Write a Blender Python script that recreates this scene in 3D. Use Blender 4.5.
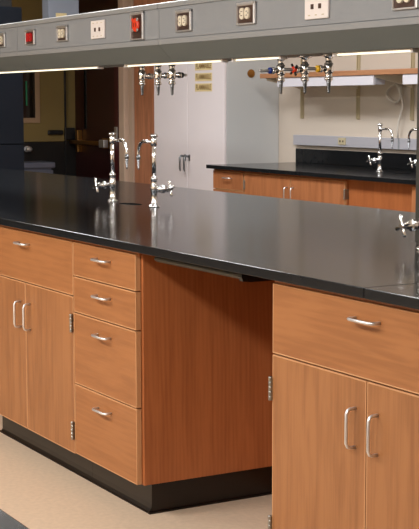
import bpy, bmesh, math, random
from mathutils import Vector, Matrix
random.seed(7)
for o in list(bpy.data.objects): bpy.data.objects.remove(o)
scene = bpy.context.scene
C = scene.collection

# ------------------------------------------------------------------ camera
# world: X runs along the island bench (+X to the right), Y away from the camera, Z up
F_PX, YAW, PIT, ROL, EYE = 1387.88, 0.5210, 0.1154, -0.0014, 1.3573
cd = bpy.data.cameras.new('camera'); cam = bpy.data.objects.new('camera', cd); C.objects.link(cam)
v = Vector((-math.cos(YAW)*math.cos(PIT), math.sin(YAW)*math.cos(PIT), -math.sin(PIT)))
r = Vector((math.sin(YAW), math.cos(YAW), 0)); u = r.cross(v)
r2 = math.cos(ROL)*r + math.sin(ROL)*u; u2 = -math.sin(ROL)*r + math.cos(ROL)*u
m = Matrix((r2, u2, -v)).transposed().to_4x4(); m.translation = Vector((0, 0, EYE))
cam.matrix_world = m
cd.sensor_fit = 'HORIZONTAL'; cd.sensor_width = 36; cd.lens = F_PX*36/419
cd.clip_start = .02; cd.clip_end = 100
scene.camera = cam
# ------------------------------------------------------------------ world, exposure
w = bpy.data.worlds.new('world'); scene.world = w; w.use_nodes = True
w.node_tree.nodes['Background'].inputs[0].default_value = (.05, .05, .055, 1)
w.node_tree.nodes['Background'].inputs[1].default_value = 1
vs = scene.view_settings
scene.display_settings.display_device = 'sRGB'
vs.view_transform = 'Standard'; vs.look = 'None'; vs.exposure = 0.0; vs.gamma = 1; vs.use_curve_mapping = False
LAMP_W = 66
CEIL = 2.9
# (x, y, watts factor) of the ceiling troffers
TROFFERS = [(-0.6, -0.9, 1.5), (-2.6, -0.9, 1.5), (-4.6, -0.9, 1.5), (-6.6, -0.9, 1.0),
            (-2.6, 3.5, .9), (-5.0, 3.5, .9), (-7.3, 3.5, .9), (-9.3, 3.2, .5)]

# ------------------------------------------------------------------ materials
def lin(c):
    return tuple(((x/255)/12.92 if x/255 <= .04045 else ((x/255+.055)/1.055)**2.4) for x in c) + (1,)
def mat(name, col, rough=.5, metal=0, spec=.5, emit=0, noise=0, nscale=8, bump=0, bscale=60, stretch=None, coat=0):
    M = bpy.data.materials.new(name); M.use_nodes = True
    N = M.node_tree.nodes; L = M.node_tree.links; b = N['Principled BSDF']
    c = lin(col)
    b.inputs['Base Color'].default_value = c; b.inputs['Roughness'].default_value = rough
    b.inputs['Metallic'].default_value = metal; b.inputs['Specular IOR Level'].default_value = spec
    if coat: b.inputs['Coat Weight'].default_value = coat; b.inputs['Coat Roughness'].default_value = .2
    if emit: b.inputs['Emission Color'].default_value = c; b.inputs['Emission Strength'].default_value = emit
    tc = N.new('ShaderNodeTexCoord'); mp = N.new('ShaderNodeMapping'); L.new(tc.outputs['Object'], mp.inputs[0])
    if stretch: mp.inputs['Scale'].default_value = stretch
    if noise:
        n = N.new('ShaderNodeTexNoise'); n.inputs['Scale'].default_value = nscale; n.inputs['Detail'].default_value = 5
        L.new(mp.outputs[0], n.inputs['Vector'])
        rm = N.new('ShaderNodeValToRGB')
        rm.color_ramp.elements[0].position = .3; rm.color_ramp.elements[1].position = .7
        rm.color_ramp.elements[0].color = tuple(x*(1-noise) for x in c[:3])+(1,)
        rm.color_ramp.elements[1].color = tuple(min(1, x*(1+noise)) for x in c[:3])+(1,)
        L.new(n.outputs[0], rm.inputs[0]); L.new(rm.outputs[0], b.inputs['Base Color'])
    if bump:
        n2 = N.new('ShaderNodeTexNoise'); n2.inputs['Scale'].default_value = bscale; n2.inputs['Detail'].default_value = 3
        L.new(mp.outputs[0], n2.inputs['Vector'])
        bp = N.new('ShaderNodeBump'); bp.inputs['Strength'].default_value = bump; bp.inputs['Distance'].default_value = .002
        L.new(n2.outputs[0], bp.inputs['Height']); L.new(bp.outputs[0], b.inputs['Normal'])
    return M
def wood(name, base, horiz=False, amt=.16):
    M = bpy.data.materials.new(name); M.use_nodes = True
    N = M.node_tree.nodes; L = M.node_tree.links; b = N['Principled BSDF']
    b.inputs['Roughness'].default_value = .42; b.inputs['Specular IOR Level'].default_value = .35
    c = lin(base)
    tc = N.new('ShaderNodeTexCoord'); oi = N.new('ShaderNodeObjectInfo')
    mul = N.new('ShaderNodeVectorMath'); mul.operation = 'MULTIPLY_ADD'
    cmb = N.new('ShaderNodeCombineXYZ')
    for k in range(3): L.new(oi.outputs['Random'], cmb.inputs[k])
    mul.inputs[1].default_value = (7.3, 3.1, 5.7); L.new(cmb.outputs[0], mul.inputs[0]); L.new(tc.outputs['Object'], mul.inputs[2])
    mp = N.new('ShaderNodeMapping'); L.new(mul.outputs[0], mp.inputs[0])
    mp.inputs['Scale'].default_value = (1.6, 9, 9) if horiz else (9, 9, 1.1)
    n = N.new('ShaderNodeTexNoise'); n.inputs['Scale'].default_value = 1.6; n.inputs['Detail'].default_value = 4; n.inputs['Distortion'].default_value = 1.2
    L.new(mp.outputs[0], n.inputs['Vector'])
    mp2 = N.new('ShaderNodeMapping'); L.new(mul.outputs[0], mp2.inputs[0])
    mp2.inputs['Scale'].default_value = (5, 120, 120) if horiz else (120, 120, 4)
    n2 = N.new('ShaderNodeTexNoise'); n2.inputs['Scale'].default_value = 1.4; n2.inputs['Detail'].default_value = 3
    L.new(mp2.outputs[0], n2.inputs['Vector'])
    wv = N.new('ShaderNodeTexWave'); wv.wave_type = 'RINGS'; wv.inputs['Scale'].default_value = 2.2
    wv.inputs['Distortion'].default_value = 6; wv.inputs['Detail'].default_value = 3
    L.new(mp.outputs[0], wv.inputs['Vector'])
    a1 = N.new('ShaderNodeMath'); a1.operation = 'MULTIPLY_ADD'; a1.inputs[1].default_value = .55
    L.new(n2.outputs[0], a1.inputs[0]); L.new(n.outputs[0], a1.inputs[2])
    a2 = N.new('ShaderNodeMath'); a2.operation = 'MULTIPLY_ADD'; a2.inputs[1].default_value = .16
    L.new(wv.outputs['Fac'], a2.inputs[0]); L.new(a1.outputs[0], a2.inputs[2])
    rm = N.new('ShaderNodeValToRGB'); rm.color_ramp.elements[0].position = .66; rm.color_ramp.elements[1].position = 1.0
    rm.color_ramp.elements[0].color = (c[0]*(1-amt), c[1]*(1-amt*1.25), c[2]*(1-amt*1.4), 1)
    rm.color_ramp.elements[1].color = (c[0]*(1+amt*.7), c[1]*(1+amt*.8), c[2]*(1+amt*.9), 1)
    L.new(a2.outputs[0], rm.inputs[0]); L.new(rm.outputs[0], b.inputs['Base Color'])
    return M
M = {}
M['wood_v'] = wood('cherry_laminate_vertical', (144, 94, 55))
M['wood_h'] = wood('cherry_laminate_horizontal', (148, 95, 54), True, .11)
M['wood_side'] = wood('cherry_laminate_side', (160, 94, 53), amt=.14)
M['wood_edge_lit'] = wood('cherry_edge_highlight_band', (184, 134, 92), amt=.08)
M['wood_back'] = wood('back_bench_laminate', (164, 105, 67))
M['wood_door'] = wood('brown_door_veneer', (218, 150, 114))
M['shelf_wood'] = wood('shelf_edge_wood', (176, 126, 92), True, .1)
M['epoxy'] = mat('black_epoxy_resin', (26, 27, 29), .15, spec=.14, noise=.12, nscale=25, bump=.03, bscale=30)
M['black'] = mat('black_vinyl', (25, 18, 13), .3, spec=.4)
M['rubber'] = mat('grey_rubber', (62, 60, 54), .5)
M['gap'] = mat('dark_gap', (30, 20, 14), .9)
M['steel'] = mat('brushed_steel', (222, 222, 225), .42, 1, noise=.05, nscale=40)
M['chrome'] = mat('polished_chrome', (238, 238, 241), .13, 1)
M['nozzle'] = mat('grey_serrated_metal', (140, 142, 146), .35, 1)
M['hinge'] = mat('dull_nickel', (150, 145, 138), .38, 1)
M['floor'] = mat('beige_vinyl_floor', (200, 178, 154), .42, noise=.07, nscale=55, bump=.05, bscale=25)
M['cream'] = mat('cream_wall_paint', (206, 193, 180), .8, bump=.1, bscale=80)
M['wall'] = mat('plain_wall_paint', (214, 200, 178), .85)
M['dimcream'] = mat('dimmed_cream_wall_paint', (128, 108, 62), .8, bump=.1, bscale=80)  # cream paint with the end wall's weak light darkened into its colour
M['darkpanel'] = mat('dark_wainscot', (12, 8, 7), .5)
M['ceil'] = mat('white_ceiling_tile', (225, 225, 222), .9, noise=.04, nscale=60)
M['whitepaint'] = mat('white_enamel', (236, 228, 232), .35, noise=.01, nscale=5)
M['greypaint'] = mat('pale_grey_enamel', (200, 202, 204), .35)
M['racegrey'] = mat('warm_grey_enamel', (142, 145, 150), .45, noise=.02, nscale=20)
M['racelip'] = mat('light_grey_enamel', (146, 147, 149), .45)
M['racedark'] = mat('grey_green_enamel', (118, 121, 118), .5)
M['wallrace'] = mat('lavender_grey_enamel', (178, 176, 184), .45)
M['shelfwhite'] = mat('lavender_white_enamel', (222, 220, 230), .4)
M['navy'] = mat('navy_enamel', (15, 20, 29), .5, spec=.15)
M['maroon'] = mat('maroon_paint', (46, 15, 14), .35)
M['maroonlt'] = mat('maroon_edge_paint', (78, 28, 28), .35)
M['tan'] = mat('tan_frame_paint', (230, 204, 184), .5)
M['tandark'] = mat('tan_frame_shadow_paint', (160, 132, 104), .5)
M['brass'] = mat('worn_brass', (176, 128, 70), .3, 1)
M['glassdark'] = mat('dark_glass', (10, 12, 12), .05, spec=.7)
M['bluegrey'] = mat('blue_grey_enamel', (140, 148, 164), .5)
M['yellow'] = mat('yellow_label', (226, 206, 156), .6, noise=.08, nscale=90)
M['ink'] = mat('brown_ink', (128, 96, 48), .7)
M['red'] = mat('red_plastic', (196, 30, 34), .4)
M['orange'] = mat('orange_red_plastic', (225, 62, 28), .4)
M['blue'] = mat('blue_plastic', (30, 52, 130), .35)
M['yellowp'] = mat('yellow_plastic', (228, 178, 40), .4)
M['blackp'] = mat('black_plastic', (22, 22, 24), .4)
M['white'] = mat('white_plastic', (236, 228, 226), .4)
M['ivory'] = mat('ivory_plastic', (226, 216, 196), .45)
M['beige'] = mat('beige_plastic', (196, 182, 150), .5)
M['plate'] = mat('polished_steel_plate', (200, 196, 196), .18, 1)
M['platedark'] = mat('brown_tinted_plate', (96, 76, 70), .3, .6)
M['cable'] = mat('white_cable', (212, 204, 194), .5)
M['greenlight'] = mat('green_indicator', (30, 120, 80), .5, emit=.06)
M['bin'] = mat('blue_grey_plastic', (92, 96, 112), .5)
M['tube'] = mat('lit_fluorescent_tube', (255, 250, 222), .5, emit=1.3)
M['diffuser'] = mat('lit_diffuser', (255, 246, 232), .5, emit=3)

# ------------------------------------------------------------------ mesh helpers
def box(bm, x0, x1, y0, y1, z0, z1, bev=0):
    vs_ = [bm.verts.new(p) for p in ((x0,y0,z0),(x1,y0,z0),(x1,y1,z0),(x0,y1,z0),(x0,y0,z1),(x1,y0,z1),(x1,y1,z1),(x0,y1,z1))]
    fs = [bm.faces.new([vs_[i] for i in f]) for f in ((3,2,1,0),(4,5,6,7),(0,1,5,4),(1,2,6,5),(2,3,7,6),(3,0,4,7))]
    if bev:
        es = {e for f in fs for e in f.edges}
        bmesh.ops.bevel(bm, geom=list(es), offset=bev, segments=2, affect='EDGES', profile=.5)
def ring(bm, c, a, b, rad, n):
    return [bm.verts.new(c + (a*math.cos(2*math.pi*i/n) + b*math.sin(2*math.pi*i/n))*rad) for i in range(n)]
def tube(bm, pts, rad, n=10, cap=True):
    """round tube through points; rad is a number or one per point"""
    pts = [Vector(p) for p in pts]; k = len(pts)
    rads = rad if isinstance(rad, (list, tuple)) else [rad]*k
    rings = []; prev = None
    for i, p in enumerate(pts):
        d = (pts[min(i+1, k-1)] - pts[max(i-1, 0)])
        if d.length < 1e-9: d = Vector((0, 0, 1))
        d.normalize()
        if prev is None:
            a = d.orthogonal().normalized()
        else:
            a = prev - d*prev.dot(d)
            a = a.normalized() if a.length > 1e-6 else d.orthogonal().normalized()
        prev = a; b = d.cross(a)
        rings.append(ring(bm, p, a, b, rads[i], n))
    for i in range(k-1):
        for j in range(n):
            f = bm.faces.new((rings[i][j], rings[i][(j+1) % n], rings[i+1][(j+1) % n], rings[i+1][j])); f.smooth = True
    if cap:
        bm.faces.new(rings[0][::-1]); bm.faces.new(rings[-1])
def lathe(bm, prof, o=(0,0,0), axis='z', n=14):
    """profile list of (radius, distance along axis); sharp steps come from repeated distances"""
    o = Vector(o)
    ax = {'z': (Vector((0,0,1)), Vector((1,0,0)), Vector((0,1,0))), '-z': (Vector((0,0,-1)), Vector((1,0,0)), Vector((0,-1,0))),
          'y': (Vector((0,1,0)), Vector((0,0,1)), Vector((1,0,0))), '-y': (Vector((0,-1,0)), Vector((1,0,0)), Vector((0,0,1))),
          'x': (Vector((1,0,0)), Vector((0,1,0)), Vector((0,0,1))), '-x': (Vector((-1,0,0)), Vector((0,0,1)), Vector((0,1,0)))}[axis]
    rings = [ring(bm, o+ax[0]*h, ax[1], ax[2], max(rr, 1e-4), n) for rr, h in prof]
    for i in range(len(rings)-1):
        for j in range(n):
            f = bm.faces.new((rings[i][j], rings[i][(j+1) % n], rings[i+1][(j+1) % n], rings[i+1][j]))
            f.smooth = abs(prof[i][0]-prof[i+1][0]) < .6*abs(prof[i][1]-prof[i+1][1])+1e-6
    bm.faces.new(rings[0][::-1]); bm.faces.new(rings[-1])
def prism(bm, poly, x0, x1):
    """extrude a (y, z) polygon along x"""
    a = [bm.verts.new((x0, y, z)) for y, z in poly]; b = [bm.verts.new((x1, y, z)) for y, z in poly]
    k = len(poly)
    for i in range(k): bm.faces.new((a[i], a[(i+1) % k], b[(i+1) % k], b[i]))
    bm.faces.new(a[::-1]); bm.faces.new(b)
def obj(name, bm, material, parent=None, label=None):
    bmesh.ops.recalc_face_normals(bm, faces=bm.faces)
    me = bpy.data.meshes.new(name); bm.to_mesh(me); bm.free()
    me.materials.append(M[material])
    o = bpy.data.objects.new(name, me); C.objects.link(o)
    if parent is not None: put(o, parent)
    if label: o['label'] = label
    return o
def put(o, parent):
    # geometry is written in world metres: the parent's own place is taken off again
    o.parent = parent
    o.matrix_parent_inverse = Matrix.Translation(-root_loc(parent))
def root_loc(p):
    l = Vector(p.location)
    return l if p.parent is None else Vector((0,0,0)) + WORLD[p.name]
WORLD = {}
def nb(): return bmesh.new()
def boxo(name, b, material, parent=None, bev=0, label=None):
    bm = nb(); box(bm, *b, bev); o = obj(name, bm, material, parent, label); WORLD[o.name] = Vector((0,0,0)); return o
def tag(o, label, cat, group=None, kind=None):
    if label: o['label'] = label
    if cat: o['category'] = cat
    if group: o['group'] = group
    if kind: o['kind'] = kind
    return o
def thing(name, loc, label, cat, group=None):
    o = bpy.data.objects.new(name, None); C.objects.link(o); o.location = loc; o.empty_display_size = .05
    return tag(o, label, cat, group)
def struct(o, label=None):
    o['kind'] = 'structure'
    if label: o['label'] = label
    return o

# ------------------------------------------------------------------ room shell
X0, X1, Y0, Y1 = -12.85, 3.0, -3.0, 5.85
struct(boxo('floor', (X0-.1, X1+.1, Y0-.1, Y1+.1, -.1, 0), 'floor'), 'beige speckled sheet vinyl floor')
struct(boxo('ceiling', (X0-.1, X1+.1, Y0-.1, Y1+.1, CEIL, CEIL+.1), 'ceil'), 'white ceiling')
wb = struct(boxo('wall_back', (X0-.1, X1+.1, Y1, Y1+.1, 0, CEIL), 'cream'), 'cream painted wall behind the far bench')
struct(boxo('wall_front', (X0-.1, X1+.1, Y0-.1, Y0, 0, CEIL), 'wall'), 'plain wall behind the camera')
struct(boxo('wall_right', (X1, X1+.1, Y0, Y1, 0, CEIL), 'wall'), 'plain wall at the right end of the room')
wl = struct(boxo('wall_left', (X0-.1, X0, Y0, Y1, 0, CEIL), 'dimcream'), 'cream end wall, dimness in its colour, dark lower panelling')
boxo('wainscot', (X0, X0+.012, Y0, 4.75, .0, .985), 'darkpanel', wl, .003)
boxo('wainscot', (X0, X0+.012, 5.70, Y1-.001, .0, .985), 'darkpanel', wl, .003)

# cream door with a vision window in the end wall
d2 = struct(thing('door_2', (X0, 5.25, 0), 'dimmed cream door with small window and dark lower half in end wall', None))
boxo('upper_panel', (X0+.001, X0+.035, 4.78, 5.685, .985, 2.12), 'dimcream', d2, .003)  # same darkened cream, the dimness is in the colour
boxo('kick_panel', (X0+.001, X0+.035, 4.78, 5.685, .005, .982), 'darkpanel', d2, .003)
bm = nb()
for b in ((4.98,5.02,1.17,1.95),(5.37,5.42,1.17,1.95),(5.02,5.37,1.17,1.22),(5.02,5.37,1.90,1.95)): box(bm, X0+.033, X0+.048, b[0], b[1], b[2], b[3], .003)
wf = obj('window_frame', bm, 'tandark', d2); WORLD[wf.name] = Vector((0,0,0))
boxo('pane', (X0+.034, X0+.042, 5.02, 5.37, 1.22, 1.90), 'glassdark', wf)
boxo('indicator', (X0+.043, X0+.05, 5.272, 5.285, 1.34, 1.58), 'greenlight', wf)
bm = nb(); box(bm, X0+.05, X0+.075, 5.49, 5.66, 1.052, 1.098, .012); box(bm, X0+.035, X0+.055, 5.60, 5.63, 1.06, 1.09)
obj('lever_handle', bm, 'blackp', d2, 'black lever handle')
bm = nb(); lathe(bm, [(.03,0),(.03,.01),(.014,.012),(.014,.05),(.026,.055),(.026,.08),(.015,.09)], (X0+.036, 5.275, .915), 'x', 16)
obj('door_knob', bm, 'steel', d2)
bm = nb(); box(bm, X0, X0+.05, 5.685, 5.70, 0, 2.14, .002); box(bm, X0+.03, X0+.06, 5.68, 5.79, 1.0, 1.12, .006)
obj('edge_strip', bm, 'blackp', d2, 'dark edge strip with latch box')

# maroon exit door, tan frame and brown door in the back wall, left of the white cabinet
d1 = struct(thing('door_1', (-12.4, Y1, 0), 'dark maroon exit door with brass push bar in a tan frame', None))
lf = boxo('leaf', (-12.83, -11.93, Y1-.04, Y1-.002, .01, 2.22), 'maroon', d1, .004)
boxo('vision_strip', (-12.60, -12.55, Y1-.046, Y1-.038, 1.11, 2.0), 'glassdark', d1, .002)
boxo('stile', (-11.925, -11.845, Y1-.045, Y1-.002, .01, 2.22), 'maroonlt', d1, .004)
boxo('transom_panel', (-12.83, -11.845, Y1-.035, Y1-.002, 2.225, 2.5), 'maroon', d1, .004)
bm = nb(); box(bm, -12.82, -12.05, Y1-.115, Y1-.085, .955, 1.0, .008)
pb = obj('push_bar', bm, 'brass', d1); WORLD[pb.name] = Vector((0,0,0))
for x in (-12.70, -12.08):
    boxo('bar_bracket', (x-.03, x+.03, Y1-.09, Y1-.038, .93 if x > -12.5 else .88, 1.03 if x > -12.5 else 1.10), 'brass', pb, .006)
boxo('end_cap', (-12.10, -11.99, Y1-.13, Y1-.08, .94, 1.015), 'steel', pb, .006)
boxo('strike_plate', (-11.915, -11.855, Y1-.055, Y1-.043, 1.02, 1.14), 'steel', d1, .004)
bm = nb(); box(bm, -11.80, -11.745, Y1-.06, Y1-.002, 0, 2.5, .004); box(bm, -11.73, -11.63, Y1-.09, Y1-.002, 0, 2.5, .006); box(bm, -11.615, -11.535, Y1-.05, Y1-.002, 0, 2.5, .004)
obj('door_frame', bm, 'tan', d1)
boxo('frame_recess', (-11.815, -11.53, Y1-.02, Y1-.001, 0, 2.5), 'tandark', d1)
d3 = struct(thing('door_3', (-11.2, Y1, 0), 'reddish brown wood veneer door beside the white cabinet', None))
boxo('leaf', (-11.515, -10.8, Y1-.04, Y1-.002, .01, 2.6), 'wood_door', d3, .004)

# ------------------------------------------------------------------ ceiling troffers
for i, (x, y, k) in enumerate(TROFFERS):
    t = thing('ceiling_light', (x, y, CEIL), 'lit fluorescent ceiling light, %s counted from the right wall, %s' % (('first', 'second', 'third', 'fourth')[i % 4], 'behind the camera bench' if i < 4 else 'above the island'), 'ceiling light', 'recessed fluorescent ceiling lights')
    bm = nb()
    for b in ((x-.62,x+.62,y-.32,y-.30),(x-.62,x+.62,y+.30,y+.32),(x-.62,x-.60,y-.30,y+.30),(x+.60,x+.62,y-.30,y+.30)): box(bm, b[0], b[1], b[2], b[3], CEIL-.03, CEIL-.0005, .003)
    obj('frame', bm, 'white', t)
    boxo('diffuser', (x-.60, x+.60, y-.30, y+.30, CEIL-.018, CEIL-.008), 'diffuser', t)
    ld = bpy.data.lights.new('ceiling_light_glow', 'AREA'); ld.shape = 'RECTANGLE'; ld.size = 1.18; ld.size_y = .58
    ld.energy = LAMP_W*k; ld.color = (.96, .99, 1)
    lo = bpy.data.objects.new('ceiling_light_glow', ld); C.objects.link(lo); lo.location = (x, y, CEIL-.035)

# ------------------------------------------------------------------ island bench: cabinets
YC, YF, ZT, ZS = 1.982, 2.007, .914, .887     # worktop edge, front plane, worktop top and underside
FT = .019                                     # thickness of the overlay fronts
ZB = .110
def pull(parent, a, b, yf, out=.028, rad=.0045):
    """bent wire pull between two mounting points a, b = (x, z) on the plane y = yf"""
    bm = nb()
    A = Vector((a[0], yf, a[1])); B = Vector((b[0], yf, b[1])); o = Vector((0, -out, 0)); d = (B-A).normalized()
    q = .012
    tube(bm, [A, A+o*.6, A+o*.85+d*q*.25, A+o+d*q, B+o-d*q, B+o*.85-d*q*.25, B+o*.6, B], rad, 8)
    return obj('pull', bm, 'steel', parent, 'brushed steel wire pull')
def hinge(parent, x, z, yf, side, free=True):
    """five-knuckle hinge on the outside edge of a front; side -1 = left, 1 = right"""
    bm = nb()
    for k in range(5):
        lathe(bm, [(.0055,.0),(.0062,.001),(.0062,.0118),(.0055,.0128)], (x+side*(.004 if free else -.005), yf-(.004 if free else .0065), z-.033+k*.0132), 'z', 10)
    if free: box(bm, min(x+side*.0005, x+side*.003), max(x+side*.0005, x+side*.003), yf-.004, yf+.03, z-.032, z+.032)
    else: box(bm, min(x, x-side*.011), max(x, x-side*.011), yf-.0022, yf-.0003, z-.032, z+.032)
    return obj('hinge', bm, 'hinge', parent, 'exposed metal hinge')
def front(name, parent, x0, x1, z0, z1, yf, material):
    """overlay front with a paler edge band as its own sub-part"""
    o = boxo(name, (x0, x1, yf, yf+FT, z0, z1), material, parent, .0022)
    bm = nb()
    e = .0012
    # wooden lipping round the four edges; its paleness paints in the lit-edge highlight
    w_ = .0026; ya = yf-.0004; yb = yf+FT-.001
    for q in ((x0-e, x0+w_, z0-e, z1+e), (x1-w_, x1+e, z0-e, z1+e), (x0+w_, x1-w_, z1-w_, z1+e), (x0+w_, x1-w_, z0-e, z0+w_)):
        box(bm, q[0], q[1], ya, yb, q[2], q[3], .0008)
    obj('edge_band', bm, 'wood_edge_lit', o)
    return o
def toe(parent, x0, x1, yf, depth, left=False, right=False):
    xa = x0+.05 if left else x0; xb = x1-.045 if right else x1
    ya = yf+.072
    tk = boxo('toe_kick', (xa, xb, ya, yf+depth-.01, 0.0, ZB), 'black', parent)
    bm = nb()   # vinyl cove base whose foot curves out over the floor
    prof = [(ya-.0005, .10), (ya-.004, .099), (ya-.004, .03), (ya-.006, .014), (ya-.012, .005), (ya-.019, .003), (ya-.019, .0005), (ya-.0005, .0005)]
    prism(bm, prof, xa, xb)
    if right: box(bm, xb, xb+.004, ya-.004, yf+depth-.01, .0005, .10); box(bm, xb, xb+.016, ya-.019, yf+depth-.01, .0005, .004)
    if left: box(bm, xa-.004, xa, ya-.004, yf+depth-.01, .0005, .10); box(bm, xa-.016, xa, ya-.019, yf+depth-.01, .0005, .004)
    obj('cove_base', bm, 'black', tk)
def body(parent, x0, x1, yf, depth, z1=ZS):
    b = boxo('body', (x0, x1, yf+FT+.001, yf+depth, ZB, z1-.001), 'wood_side', parent, .001)
    boxo('top_rail', (x0+.002, x1-.002, yf+FT-.012, yf+FT+.001, z1-.016, z1-.001), 'wood_side', parent)
    return b
G = .0034  # half the reveal between two fronts
def two_door(x0, x1, yf, depth, label, split=None, hinges=True, wv='wood_v', wh='wood_h', left=False, right=False, zd=.680, zs=ZS):
    t = thing('base_cabinet', ((x0+x1)/2, yf, 0), label, 'cabinet')
    s = split if split is not None else (x0+x1)/2
    body(t, x0, x1, yf, depth, zs); toe(t, x0, x1, yf, depth, left, right)
    dr = front('drawer', t, x0+G, x1-G, zd+G, zs-.014, yf, wh)
    zc = (zd+zs)/2+.054
    pull(dr, (s-.05, zc-.008), (s+.05, zc-.008), yf)
    for sd, (a, b) in ((-1, (x0+G, s-G)), (1, (s+G, x1-G))):
        d = front('door', t, a, b, ZB, zd-G, yf, wv)
        xp = s+sd*.046
        pull(d, (xp, .503), (xp, .602), yf)
        for z in (.583, .193): hinge(d, x0+G-.001 if sd < 0 else x1-G+.001, z, yf, sd, (left if sd < 0 else right))
    return t
def drawer_unit(x0, x1, yf, depth, zs_, label, wh='wood_h', right=False, left=False, ztop=ZS):
    t = thing('drawer_cabinet', ((x0+x1)/2, yf, 0), label, 'cabinet')
    body(t, x0, x1, yf, depth, ztop); toe(t, x0, x1, yf, depth, left, right)
    edges = [ztop-.014+G] + zs_ + [ZB]
    for a, b in zip(edges[1:], edges[:-1]):
        d = front('drawer', t, x0+G, x1-.015, a+G, b-G, yf, wh)
        zc = b-.052 if b-a > .15 else (a+b)/2+.018
        pull(d, ((x0+x1)/2-.05, zc), ((x0+x1)/2+.05, zc), yf)
    return t
XL0, XD, XP, XR, XR1 = -5.398, -4.467, -3.963, -3.154, -2.286
two_door(XL0, XD, YF, .56, 'cherry two-door base cabinet left of the four-drawer stack on the island', -4.912, left=True)
drawer_unit(XD+.001, XP, YF, .56, [.753, .624, .367], 'cherry four-drawer cabinet beside the open knee space of the island', right=True)
two_door(XR, XR1, YF, .56, 'cherry two-door base cabinet right of the knee space, nearest the camera', -2.72, left=True)
two_door(XR1+.022, -1.42, YF, .56, 'cherry base cabinet at the right end of the island, beyond the nearest one')
two_door(-7.07, -6.17, YF, .56, 'cherry base cabinet at the far left of the island row')
kp = tag(boxo('modesty_panel', (-9.55, -1.42, YF+.565, YF+.585, 0, ZS-.001), 'wood_side', None, .001), 'long wooden back panel closing the knee space under the island', 'panel')
# grey slide rail of a tray hung under the worktop in the knee space
t = thing('keyboard_tray', (-3.6, 2.05, ZS), 'dark grey rounded tray rail hung under the worktop above knee space', 'tray')
bm = nb()
prism(bm, [(2.035+.017*(1-math.cos(a)), .866-.011*math.sin(a)) for a in [math.pi*(-.5+k/8) for k in range(9)]] + [(2.30, .856), (2.30, .877)], -3.90, -3.375)
obj('rail', bm, 'rubber', t)
bm = nb(); prism(bm, [(2.033, .880), (2.031, .866), (2.036, .853), (2.06, .850), (2.31, .850), (2.31, .880)], -3.375, -3.355); obj('end_cap', bm, 'blackp', t)
bm = nb(); box(bm, -3.355, -3.18, 2.06, 2.29, .872, .8865, .002); box(bm, -3.92, -3.90, 2.06, 2.29, .868, .8865, .002); obj('bracket', bm, 'blackp', t)
bm = nb(); box(bm, -3.90, -3.375, 2.06, 2.29, .876, .8868); obj('mounting_plate', bm, 'blackp', t)

# ------------------------------------------------------------------ island worktop (slabs, one with an oval cup-sink hole)
def slab_with_hole(name, b, hole, parent, material='epoxy', bev=.002):
    bm = nb(); box(bm, *b, bev); o = obj(name, bm, material)
    if hole:
        cx, cy, rx, ry = hole
        cb = nb(); n = 24
        lo = [cb.verts.new((cx+rx*math.cos(2*math.pi*i/n), cy+ry*math.sin(2*math.pi*i/n), b[4]-.05)) for i in range(n)]
        hi = [cb.verts.new((vv.co.x, vv.co.y, b[5]+.05)) for vv in lo]
        for i in range(n): cb.faces.new((lo[i], lo[(i+1) % n], hi[(i+1) % n], hi[i]))
        cb.faces.new(lo[::-1]); cb.faces.new(hi)
        cut = obj('cut', cb, material)
        md = o.modifiers.new('hole', 'BOOLEAN'); md.operation = 'DIFFERENCE'; md.object = cut; md.solver = 'EXACT'
        bpy.context.view_layer.update()
        dg = bpy.context.evaluated_depsgraph_get()
        me = bpy.data.meshes.new_from_object(o.evaluated_get(dg)); o.modifiers.clear(); o.data = me
        bpy.data.objects.remove(cut)
    put(o, parent); WORLD[o.name] = Vector((0,0,0)); return o
def cup_sink(x, y, z, rx, ry, label):
    """oval drain cup hanging in the hole of the worktop"""
    bm = nb(); n = 24
    prof = [(1.02, -.001), (.98, -.004), (.94, -.03), (.85, -.11), (.3, -.13)]
    rr = [[bm.verts.new((x+rx*k*math.cos(2*math.pi*i/n), y+ry*k*math.sin(2*math.pi*i/n), z+h)) for i in range(n)] for k, h in [(.98,-.004),(.94,-.03),(.85,-.11),(.3,-.13),(.3,-.15),(.9,-.13),(.985,-.03),(.985,-.004)]]
    for i in range(len(rr)-1):
        for j in range(n):
            f = bm.faces.new((rr[i][j], rr[i][(j+1) % n], rr[i+1][(j+1) % n], rr[i+1][j])); f.smooth = True
    t = thing('cup_sink', (x, y, z), label, 'sink')
    obj('basin', bm, 'blackp', t)
    bm = nb(); lathe(bm, [(.018,0),(.018,.004),(.012,.005)], (x, y, z-.128), 'z', 12); obj('drain', bm, 'steel', t)
wt = thing('worktop', (-5.5, 2.77, ZS), 'long black epoxy worktop covering the island bench in front', 'worktop')
XSEAM = -2.703
slab_with_hole('slab', (-9.6, XSEAM-.0012, YC, 3.55, ZS, ZT), (-5.525, 2.765, .085, .04), wt)
slab_with_hole('slab', (XSEAM+.0012, -1.35, YC, 3.55, ZS, ZT), None, wt)
boxo('seam_filler', (XSEAM-.0012, XSEAM+.0012, YC+.002, 3.548, ZS+.002, ZT-.001), 'gap', wt)
cup_sink(-5.525, 2.765, ZT, .085, .04, 'small oval black cup sink between the two island taps')

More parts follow.
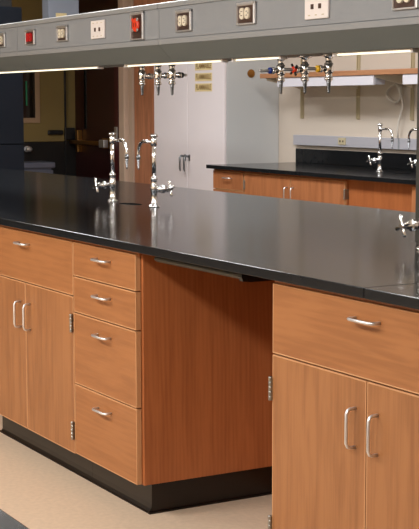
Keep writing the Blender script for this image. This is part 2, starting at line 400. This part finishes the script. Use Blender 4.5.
# ------------------------------------------------------------------ laboratory taps
def tap(x, y, z, spout, hy, label, cat='tap', spread=.148):
    """spout = +1/-1 along x; hy = direction of the valve handle along y"""
    t = thing('laboratory_tap', (x, y, z), label, cat, 'chrome laboratory taps')
    bm = nb()
    lathe(bm, [(.024,0),(.024,.005),(.018,.009),(.0135,.012),(.0135,.064),(.0155,.067),(.0155,.096),(.0135,.099),(.0135,.116),(.0155,.118),(.0155,.126),(.010,.129)], (x,y,z))
    b = obj('base', bm, 'chrome', t); WORLD[b.name] = Vector((0,0,0))
    bm = nb(); tube(bm, [(x,y,z+.126),(x,y,z+.275)], .0092, 14); obj('riser', bm, 'chrome', t)
    bm = nb(); lathe(bm, [(.010,0),(.014,.003),(.014,.030),(.0115,.033),(.0115,.037),(.0175,.040),(.0175,.049),(.010,.053)], (x,y,z+.262), n=8); obj('cap', bm, 'chrome', t)
    bm = nb(); a = spread
    pts = [(x+spout*.012, y, z+.279), (x+spout*a*.62, y, z+.281)]
    for k in range(1, 7):
        g = k/6*math.pi/2; rr = a*.38
        pts.append((x+spout*(a*.62+rr*math.sin(g)), y, z+.281-rr*(1-math.cos(g))))
    pts.append((x+spout*a, y, z+.212))
    tube(bm, pts, [.0075]*len(pts), 10); s = obj('spout', bm, 'chrome', t); WORLD[s.name] = Vector((0,0,0))
    bm = nb()
    prof = [(.0100,0),(.0100,.014),(.007,.016)]
    for k in range(5): prof += [(.0078-.0008*k, .017+k*.009), (.0054-.0006*k, .025+k*.009)]
    lathe(bm, prof, (x+spout*a, y, z+.216), '-z', 10); obj('nozzle', bm, 'nozzle', s)
    bm = nb(); ax = 'y' if hy > 0 else '-y'
    lathe(bm, [(.014,0),(.014,.022),(.018,.024),(.018,.036),(.011,.039),(.011,.060),(.007,.062)], (x, y+hy*.012, z+.076), ax, 12)
    vb = obj('valve', bm, 'chrome', t); WORLD[vb.name] = Vector((0,0,0))
    bm = nb(); yy = y+hy*.080
    lathe(bm, [(.008,-.008),(.011,-.006),(.011,.006),(.006,.010)], (x, yy, z+.076), 'y', 10)
    for g in (.35, .35+math.pi/2):
        dx, dz = math.cos(g)*.034, math.sin(g)*.034
        tube(bm, [(x-dx,yy,z+.076-dz),(x-dx*.9,yy,z+.076-dz*.9),(x-dx*.3,yy,z+.076-dz*.3),(x+dx*.3,yy,z+.076+dz*.3),(x+dx*.9,yy,z+.076+dz*.9),(x+dx,yy,z+.076+dz)], [.004,.0068,.0052,.0052,.0068,.004], 8)
    obj('cross_handle', bm, 'chrome', vb)
    return t
tap(-5.705, 2.765, ZT, 1, -1, 'chrome tap left of the island cup sink, spout bent right')
tap(-5.315, 2.775, ZT, -1, 1, 'chrome tap right of the island cup sink, spout bent left')
tap(-3.325, 2.66, ZT, 1, -1, 'chrome tap at the right edge of the picture, standing on the island')

# ------------------------------------------------------------------ overhead service raceway above the island
RY0, RY1 = 2.62, 2.92
rw = thing('service_raceway', (-5, 2.77, 1.527), 'long grey overhead service raceway with sockets above the island', 'raceway')
bm = nb(); prism(bm, [(RY0+.004,1.74),(RY0+.004,1.60),(RY0+.066,1.532),(RY1-.066,1.532),(RY1-.004,1.60),(RY1-.004,1.74)], -8.6, -1.9); obj('channel', bm, 'racegrey', rw)
for a, b in ((-8.6, -6.459), (-6.459, -4.967), (-4.967, -1.9)):
    a += .0012; b -= .0012
    boxo('fascia_panel', (a, b, RY0, RY0+.0039, 1.615, 1.733), 'racegrey', rw)
    bm = nb(); prism(bm, [(RY0-.004,1.611),(RY0-.004,1.592),(RY0+.0039,1.592),(RY0+.0039,1.611)], a, b); obj('lower_lip', bm, 'racelip', rw)
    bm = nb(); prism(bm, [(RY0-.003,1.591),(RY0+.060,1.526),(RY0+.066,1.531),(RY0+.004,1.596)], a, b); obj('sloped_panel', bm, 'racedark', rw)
    bm = nb(); prism(bm, [(RY0-.006,1.734),(RY0-.006,1.752),(RY0+.01,1.757),(RY1-.01,1.757),(RY1+.006,1.752),(RY1+.006,1.734)], a, b); obj('top_cap', bm, 'racelip', rw)
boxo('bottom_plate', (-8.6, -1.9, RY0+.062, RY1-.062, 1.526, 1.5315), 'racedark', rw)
for k, (a, b) in enumerate(((-3.458, -3.358), (-7.5, -7.4))):
    t = thing('raceway_post', ((a+b)/2, 2.77, ZT), ['dark grey post carrying the raceway at the right edge of picture', 'dark grey post carrying the raceway at its far left end'][k], 'post')
    boxo('shaft', (a, b, 2.73, 2.83, ZT+.008, 1.5255), 'rubber', t, .004)
    boxo('foot_plate', (a+.003, b+.012, 2.733, 2.842, ZT+.0005, ZT+.008), 'rubber', t, .002)
for k, (a, b) in enumerate(((-7.12, -5.70), (-5.44, -4.60), (-4.53, -4.19), (-3.87, -3.44))):
    t = thing('strip_light', ((a+b)/2, 2.76, 1.526), ['lit strip light under the left end of the raceway', 'lit strip light under the raceway between the two valve clusters',
              'short lit strip light under the raceway just left of the right valves', 'lit strip light under the raceway at the right edge of picture'][k], 'strip light', 'strip lights under the raceway')
    bm = nb(); box(bm, a, b, 2.70, 2.722, 1.522, 1.5258, .001); box(bm, a, a+.012, 2.697, 2.725, 1.513, 1.5258); box(bm, b-.012, b, 2.697, 2.725, 1.513, 1.5258)
    obj('holder', bm, 'white', t)
    bm = nb(); tube(bm, [(a+.012,2.711,1.5188),(b-.012,2.711,1.5188)], .003, 8); obj('tube', bm, 'tube', t)

# sockets on the raceway fascia
def socket(x0, x1, z0, z1, kind, label, y=RY0, group='sockets on the raceway', red=None):
    t = thing('wall_socket', ((x0+x1)/2, y, (z0+z1)/2), label, 'socket', group)
    cx, cz = (x0+x1)/2, (z0+z1)/2
    if kind == 'white':
        bm = nb(); box(bm, x0, x1, y-.009, y-.0003, z0, z1, .003); p = obj('plate', bm, 'white', t); WORLD[p.name] = Vector((0,0,0))
        for s in (-1, 1):
            boxo('port', (cx+s*.022-.008, cx+s*.022+.008, y-.0105, y-.0085, cz-.008, cz+.008), 'platedark', p)
        for s in (-1, 1):
            for q in (-1, 0, 1):
                boxo('vent_dash', (cx+q*.04-.006, cx+q*.04+.006, y-.0098, y-.0085, cz+s*.028-.0015, cz+s*.028+.0015), 'beige', p)
        return t
    if kind == 'steel':
        bm = nb()
        f = .013
        for b in ((x0,x1,z1-f,z1),(x0,x1,z0,z0+f*.5),(x0,x0+f*.4,z0,z1),(x1-f,x1,z0,z1)): box(bm, b[0], b[1], y-.012, y-.0003, b[2], b[3], .004)
        p = obj('plate_frame', bm, 'steel', t)
        p2 = boxo('plate', (x0+.002, x1-.002, y-.006, y-.0003, z0+.002, z1-.002), 'platedark', t)
    else:
        p2 = boxo('plate', (x0, x1, y-.008, y-.0003, z0, z1), 'platedark', t, .002)
    col = {'red': 'red', 'orange': 'orange'}.get(red, 'ivory')
    if red == 'orange':
        bm = nb(); lathe(bm, [(.028,0),(.028,.008),(.023,.012)], (cx-.004, y-.005, cz+.004), '-y', 18); rc = obj('receptacle', bm, col, t); WORLD[rc.name] = Vector((0,0,0))
        for g in range(4):
            a = math.pi/4+g*math.pi/2
            bm = nb(); lathe(bm, [(.007,0),(.007,.004)], (cx-.004+.030*math.cos(a), y-.013, cz+.004+.030*math.sin(a)), '-y', 8); obj('screw', bm, 'steel' if g != 1 else 'orange', rc)
        for s in (-1, 1): boxo('slot', (cx-.004+s*.010-.002, cx-.004+s*.010+.002, y-.0182, y-.016, cz-.004, cz+.012), 'blackp', rc)
    else:
        for s in (-1, 1):
            bm = nb(); n = 16; cxx = cx-.006+s*.0175
            front_ = []; back_ = []
            for i in range(n):
                a = 2*math.pi*i/n; px = max(-.0145, min(.0145, .0172*math.cos(a))); pz = .0205*math.sin(a)
                front_.append(bm.verts.new((cxx+px, y-.013, cz+pz))); back_.append(bm.verts.new((cxx+px*1.03, y-.005, cz+pz*1.03)))
            bm.faces.new(front_)
            for i in range(n): bm.faces.new((front_[i], front_[(i+1) % n], back_[(i+1) % n], back_[i]))
            rc = obj('receptacle', bm, col, t); WORLD[rc.name] = Vector((0,0,0))
            for q in (-1, 1): boxo('slot', (cxx-.006, cxx+.006, y-.0138, y-.0125, cz+q*.007-.0012, cz+q*.007+.0012), 'blackp', rc)
            boxo('earth_hole', (cxx+.008*s, cxx+.012*s, y-.0138, y-.0125, cz-.0025, cz+.0025) if s > 0 else (cxx-.012, cxx-.008, y-.0138, y-.0125, cz-.0025, cz+.0025), 'blackp', rc)
    return t
socket(-6.725, -6.607, 1.640, 1.712, 'steel', 'steel socket with ivory outlets at the left edge of the raceway')
socket(-6.340, -6.226, 1.638, 1.712, 'steel', 'steel socket with small red outlets near the raceway left end', red='red')
socket(-5.960, -5.846, 1.640, 1.713, 'steel', 'steel socket with ivory outlets between red socket and white plate')
socket(-5.592, -5.456, 1.638, 1.716, 'white', 'white data plate with two ports left of the large orange-red socket')
socket(-5.205, -5.089, 1.617, 1.731, 'steel', 'tall socket with one large round orange-red outlet', red='orange')
socket(-4.811, -4.690, 1.633, 1.717, 'steel', 'steel socket with ivory outlets just right of the raceway panel joint')
socket(-4.350, -4.226, 1.637, 1.717, 'steel', 'steel socket with ivory outlets left of the right-hand white plate')
socket(-3.912, -3.775, 1.634, 1.716, 'white', 'white data plate with two ports above the right valve cluster')
socket(-3.432, -3.310, 1.637, 1.718, 'steel', 'steel socket with ivory outlets at the raceway right edge')

# gas and vacuum valves hanging under the raceway
def valve(x, y, hy, cols, label, z=1.526):
    e = .088 if hy < 0 else .066
    t = thing('gas_valve', (x, y, z), label, 'valve', 'service valves under the raceway')
    bm = nb(); lathe(bm, [(.026,.0003),(.026,.005),(.016,.008),(.0115,.014),(.0115,.028),(.016,.031),(.016,.062),(.012,.066),(.012,.078),(.0145,.08),(.0145,.088),(.008,.09)], (x,y,z), '-z', 12)
    b = obj('valve_body', bm, 'chrome', t)
    bm = nb(); prof = [(.0095,0)]
    for k in range(5): prof += [(.0098-.0009*k, .003+k*.0085), (.0065-.0007*k, .0105+k*.0085)]
    lathe(bm, prof, (x,y,z-.089), '-z', 10); obj('nozzle', bm, 'nozzle', t)
    ax = 'y' if hy > 0 else '-y'
    bm = nb(); lathe(bm, [(.010,0),(.010,.018),(.013,.02),(.013,.030),(.008,.033)], (x, y+hy*.010, z-.050), ax, 10); st = obj('stem', bm, 'chrome', t); WORLD[st.name] = Vector((0,0,0))
    bm = nb(); lathe(bm, [(.009,0),(.0118,.002),(.0118,.012),(.009,.015)], (x, y+hy*.038, z-.050), ax, 12); obj('index_ring', bm, cols[0], t, {'blue':'blue collar','orange':'orange collar','yellowp':'yellow collar','blackp':'black collar','steel':None}[cols[0]])
    bm = nb(); tube(bm, [(x,y+hy*.05,z-.050),(x,y+hy*.058,z-.050),(x,y+hy*e,z-.050),(x,y+hy*(e+.006),z-.050)], [.006,.0052,.0062,.003], 8)
    obj('lever', bm, cols[1], t)
    if len(cols) > 2:
        bm = nb()
        for g in (.6, .6+math.pi/2):
            dx, dz = math.cos(g)*.024, math.sin(g)*.024; yy = y+hy*.047
            tube(bm, [(x-dx,yy,z-.05-dz),(x,yy,z-.05),(x+dx,yy,z-.05+dz)], .0042, 6)
        obj('cross_handle', bm, cols[2], t)
for x, hy, y, cols, lab in ((-5.412, 1, 2.77, ('steel','steel'), 'chrome valve hanging leftmost of the left cluster, over the wood door'),
                    (-5.263, 1, 2.77, ('yellowp','steel'), 'chrome valve with yellow collar in the middle of the left cluster'),
                    (-5.138, 1, 2.77, ('blackp','steel'), 'chrome valve rightmost of the left cluster, beside the yellow labels'),
                    (-4.301, -1, 2.77, ('blue','steel'), 'chrome valve with blue collar, leftmost of the right cluster'),
                    (-4.144, -1, 2.77, ('orange','steel','blackp'), 'chrome valve with orange collar and black cross handle, right cluster middle'),
                    (-3.996, -1, 2.77, ('yellowp','steel'), 'chrome valve with yellow collar, rightmost of the right cluster')):
    valve(x, y, hy, cols, lab)

# ------------------------------------------------------------------ back bench along the wall
BY, BF = 5.045, 5.075
t1 = drawer_unit(-8.79, -8.352, BF, .62, [.742, .55, .33], 'far wooden drawer cabinet at the left end of the wall bench', 'wood_back', left=True)
def back_doors(x0, x1, split, label, left=False, right=False):
    t = thing('base_cabinet', ((x0+x1)/2, BF, 0), label, 'cabinet')
    body(t, x0, x1, BF, .62); toe(t, x0, x1, BF, .62, left, right)
    for sd, (a, b) in ((-1, (x0+G, split-G)), (1, (split+G, x1-G))):
        d = front('door', t, a, b, ZB, ZS-.016, BF, 'wood_back')
        pull(d, (split+sd*.04, .70), (split+sd*.04, .80), BF)
        for z in (.79, .19): 
            if x0 < -6.5 or sd > 0: hinge(d, x0+G-.001 if sd < 0 else x1-G+.001, z, BF, sd, (left if sd < 0 else right))
back_doors(-8.350, -7.135, -7.755, 'far wooden two-door cabinet in the middle of the wall bench', right=True)
back_doors(-6.46, -5.3, -5.88, 'far wooden cabinet right of the plain panel on the wall bench')
wt2 = thing('worktop', (-7, 5.45, ZS), 'black epoxy worktop of the far bench along the cream wall', 'worktop')
slab_with_hole('slab', (-8.84, -4.6, BY, Y1-.002, ZS, ZT), (-7.03, 5.45, .085, .04), wt2)
tag(boxo('backsplash', (-8.84, -4.6, Y1-.022, Y1-.002, ZT+.0005, 1.019), 'epoxy', None, .002), 'black epoxy backsplash strip along the wall bench', 'backsplash')
cup_sink(-7.03, 5.45, ZT, .085, .04, 'small oval black cup sink in the wall bench worktop')
tap(-7.275, 5.45, ZT, 1, -1, 'chrome tap on the wall bench, standing before the backsplash', spread=.13)
tap(-6.845, 5.45, ZT, -1, -1, 'chrome tap at the right edge of the wall bench', spread=.13)
t = thing('sink_panel', (-6.8, 5.1, 0), 'plain dark wood panel under the taps of the wall bench', 'panel')
boxo('board', (-7.130, -6.470, 5.102, 5.122, 0, ZS-.001), 'wood_side', t, .001)
boxo('cleat', (-7.130, -6.470, 5.123, 5.143, ZS-.04, ZS-.001), 'wood_side', t)
# grey socket strip on the wall
ws = thing('socket_strip', (-7, Y1, 1.08), 'long lavender grey socket strip on the wall above the backsplash', 'socket strip')
boxo('channel', (-8.855, -4.6, Y1-.035, Y1-.001, 1.046, 1.122), 'wallrace', ws, .003)
boxo('cover_joint', (-7.56, -7.545, Y1-.0375, Y1-.0345, 1.046, 1.122), 'racegrey', ws)
boxo('cable_entry', (-7.33, -7.29, Y1-.045, Y1-.034, 1.03, 1.125), 'racegrey', ws, .003)
so = boxo('outlet', (-8.255, -8.165, Y1-.043, Y1-.035, 1.062, 1.112), 'beige', ws, .002)
for s in (-1, 1): boxo('slot', (-8.21+s*.018-.006, -8.21+s*.018+.006, Y1-.0445, Y1-.0428, 1.08, 1.094), 'blackp', so)

# shelf with brackets, light fixtures and cable
SY = 5.50
sh = thing('wall_shelf', (-7, Y1, 1.56), 'long wood-edged shelf on slotted brackets above the wall bench', 'shelf')
boxo('board', (-8.83, -4.6, SY, Y1-.03, 1.543, 1.577), 'shelf_wood', sh, .003)
for x in (-8.774, -8.060, -7.445, -6.75):
    bm = nb(); box(bm, x-.0125, x-.0075, Y1-.018, Y1-.001, 1.245, 2.0); box(bm, x+.0075, x+.0125, Y1-.018, Y1-.001, 1.245, 2.0); box(bm, x-.0075, x+.0075, Y1-.006, Y1-.001, 1.245, 2.0)
    sd = obj('standard', bm, 'beige', sh); WORLD[sd.name] = Vector((0,0,0))
    bm = nb()
    prism(bm, [(Y1-.018,1.542),(Y1-.018,1.46),(Y1-.06,1.475),(SY+.03,1.526),(SY+.03,1.542)], x-.007, x+.007)
    box(bm, x-.02, x+.02, SY+.03, Y1-.02, 1.539, 1.5425)
    obj('bracket_arm', bm, 'ivory', sh)
for k, (a, b) in enumerate(((-8.61, -7.44), (-7.13, -5.95))):
    t = thing('shelf_light', ((a+b)/2, SY+.06, 1.51), ['white light fixture under the shelf, left of the coiled cable', 'white light fixture under the shelf, right of the coiled cable'][k], 'light fixture')
    boxo('housing', (a, b, SY+.012, SY+.029, 1.477, 1.5425), 'shelfwhite', t, .003)
    boxo('reflector', (a, b, SY+.029, SY+.12, 1.527, 1.538), 'white', t)
    bm = nb(); tube(bm, [(a+.03, SY+.07, 1.508), (b-.03, SY+.07, 1.508)], .012, 10); obj('tube', bm, 'tube', t)
    boxo('end_cap', (a, a+.02, SY+.03, SY+.11, 1.48, 1.526), 'wallrace', t, .002); boxo('end_cap', (b-.02, b, SY+.03, SY+.11, 1.48, 1.526), 'wallrace', t, .002)
bm = nb(); pts = []
cx, cz, cy = -7.60, 1.425, Y1-.03
for k in range(45):
    a = math.pi*.2 + k/44*2*math.pi*2.1; rr = .060+.006*math.sin(k*.9)
    pts.append((cx+rr*1.3*math.cos(a), cy-.0004*k, cz+rr*math.sin(a)))
pts += [(cx+.09, cy-.018, 1.40), (cx+.10, cy-.015, 1.34), (cx+.06, cy-.012, 1.25), (cx+.035, cy-.008, 1.18), (cx+.045, cy-.012, 1.125)]
tube(bm, pts, .008, 6)
bm2 = bm; cb = obj('coiled_cable', bm2, 'cable'); tag(cb, 'white coiled cable hanging under the shelf near its bracket', 'cable')

# ------------------------------------------------------------------ white two-door storage cabinet and things around it
CX0, CX1, CY0 = -10.26, -9.11, 5.36
wc = thing('storage_cabinet', ((CX0+CX1)/2, CY0, 0), 'tall white two-door storage cabinet with three yellow labels', 'cabinet')
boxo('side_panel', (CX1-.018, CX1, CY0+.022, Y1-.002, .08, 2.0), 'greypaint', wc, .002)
boxo('body', (CX0, CX1-.018, CY0+.022, Y1-.003, .08, 2.0), 'whitepaint', wc, .002)
boxo('plinth', (CX0+.01, CX1-.01, CY0+.06, Y1-.01, 0, .08), 'black', wc)
mid = -9.69
for a, b, s in ((CX0+.002, mid-.002, -1), (mid+.002, CX1-.002, 1)):
    d = boxo('door', (a, b, CY0, CY0+.021, .09, 1.995), 'whitepaint', wc, .003)
    bm = nb(); xh = mid+s*.035
    box(bm, xh-.012, xh+.012, CY0-.004, CY0-.0002, .905, .955, .001)
    tube(bm, [(xh,CY0-.003,.94),(xh,CY0-.04,.945),(xh,CY0-.05,.93),(xh,CY0-.05,.84),(xh,CY0-.045,.825)], [.009,.009,.009,.008,.006], 8)
    obj('handle', bm, 'nozzle', d, 'grey hanging handle')
bm = nb(); lathe(bm, [(.032,0),(.032,.006),(.02,.008)], (CX1, 5.595, 1.585), 'x', 18); obj('vent_bung', bm, 'brass', wc, 'round brown vent bung')
lz = [1.645, 1.562, 1.482]
for k, z in enumerate(lz):
    t = thing('warning_label', (-9.40, CY0, z), ['uppermost yellow FLAMMABLE label on the white cabinet door', 'middle yellow FLAMMABLE label on the white cabinet door', 'lowest yellow FLAMMABLE label on the white cabinet door'][k], 'label', 'yellow labels on the white cabinet')
    boxo('sticker', (-9.560, -9.295, CY0-.0022, CY0-.0004, z-.031, z+.031), 'yellow', t)
    cu = bpy.data.curves.new('lettering', 'FONT'); cu.body = 'FLAMMABLE'; cu.size = .056; cu.align_x = 'CENTER'; cu.align_y = 'CENTER'; cu.extrude = .0004; cu.offset = .0012
    to = bpy.data.objects.new('lettering', cu); C.objects.link(to)
    bpy.context.view_layer.update()
    me = bpy.data.meshes.new_from_object(to.evaluated_get(bpy.context.evaluated_depsgraph_get())); bpy.data.objects.remove(to)
    wd = max(q.co.x for q in me.vertices)-min(q.co.x for q in me.vertices)
    me.transform(Matrix.Translation((-9.4275, CY0-.0028, z)) @ Matrix.Rotation(math.pi/2, 4, 'X') @ Matrix.Diagonal((.235/wd, 1, 1, 1)))
    me.materials.clear(); me.materials.append(M['ink'])
    lo = bpy.data.objects.new('lettering', me); C.objects.link(lo); put(lo, t)

# navy locker behind the island
lk = thing('locker', (-9.85, 3.78, 0), 'tall narrow navy locker behind the island at the left edge', 'locker')
boxo('body', (-10.05, -9.62, 3.60, 3.937, .0, 2.06), 'navy', lk, .004)
boxo('door', (-9.619, -9.60, 3.605, 3.932, 1.065, 2.05), 'navy', lk, .003)
boxo('door', (-9.619, -9.60, 3.605, 3.932, .05, 1.058), 'navy', lk, .003)
bm = nb(); box(bm, -9.60, -9.588, 3.62, 3.66, 1.5, 1.6, .003); obj('latch', bm, 'blackp', lk)
t = thing('storage_box', (-9.8, 3.78, 2.06), 'dark box with a red lid on top of the navy locker', 'box')
boxo('body', (-9.95, -9.66, 3.66, 3.88, 2.061, 2.115), 'blackp', t, .004)
boxo('lid', (-9.96, -9.65, 3.65, 3.80, 2.116, 2.14), 'maroonlt', t, .004)
# ceiling-hung service column seen above the raceway
t = thing('service_column', (-10.55, 4.65, CEIL), 'blue grey service column hanging from the ceiling, with yellow sticker', 'service column')
boxo('housing', (-10.63, -10.5, 4.532, 4.80, 1.95, CEIL-.001), 'bluegrey', t, .004)
boxo('sticker', (-10.4998, -10.498, 4.595, 4.69, 2.045, 2.088), 'yellow', t)
# bin by the end wall
t = thing('waste_bin', (-12.5, 5.3, 0), 'grey blue waste bin by the end wall door', 'bin')
bm = nb()
lo_ = [(-12.68,5.02),(-12.42,5.02),(-12.42,5.36),(-12.68,5.36)]
a = [bm.verts.new((x, y, .002)) for x, y in lo_]; b = [bm.verts.new((-12.55+(x+12.55)*1.15, 5.19+(y-5.19)*1.15, .74)) for x, y in lo_]
for i in range(4): bm.faces.new((a[i], a[(i+1)%4], b[(i+1)%4], b[i]))
bm.faces.new(a[::-1]); bm.faces.new(b)
bmesh.ops.bevel(bm, geom=list(bm.edges), offset=.02, segments=2, affect='EDGES')
obj('body', bm, 'bin', t)
boxo('lid', (-12.71, -12.39, 4.98, 5.40, .741, .80), 'bin', t, .015)

# ------------------------------------------------------------------ near bench whose worktop corner enters the picture at the lower left
nw = thing('worktop', (-1.2, .2, ZS), 'black epoxy worktop of the near bench at the lower left corner', 'worktop')
boxo('slab', (-3.2, .6, -.22, .5425, ZS, ZT), 'epoxy', nw, .003)
for k, (a, b) in enumerate(((-3.15, -2.2), (-2.199, -1.25), (-1.249, -.3))):
    t = thing('base_cabinet', ((a+b)/2, .3, 0), ['wooden cabinet under the far left end of the near worktop', 'wooden cabinet under the middle of the near worktop', 'wooden cabinet under the near worktop by the camera'][k], 'cabinet')
    boxo('body', (a, b, -.16, .5, ZB, ZS-.001), 'wood_side', t, .002)
    boxo('toe_kick', (a, b, -.10, .44, 0, ZB-.0005), 'black', t)
    for q in range(2):
        xa = a+.002+q*(b-a)/2; d = boxo('door', (xa, xa+(b-a)/2-.004, .501, .52, ZB+.005, ZS-.02), 'wood_v', t, .002)
        bm = nb(); xp = (a+b)/2+(q*2-1)*.045
        tube(bm, [(xp,.52,.5),(xp,.546,.5),(xp,.552,.51),(xp,.552,.59),(xp,.546,.6),(xp,.52,.6)], .0045, 8); obj('pull', bm, 'steel', d)
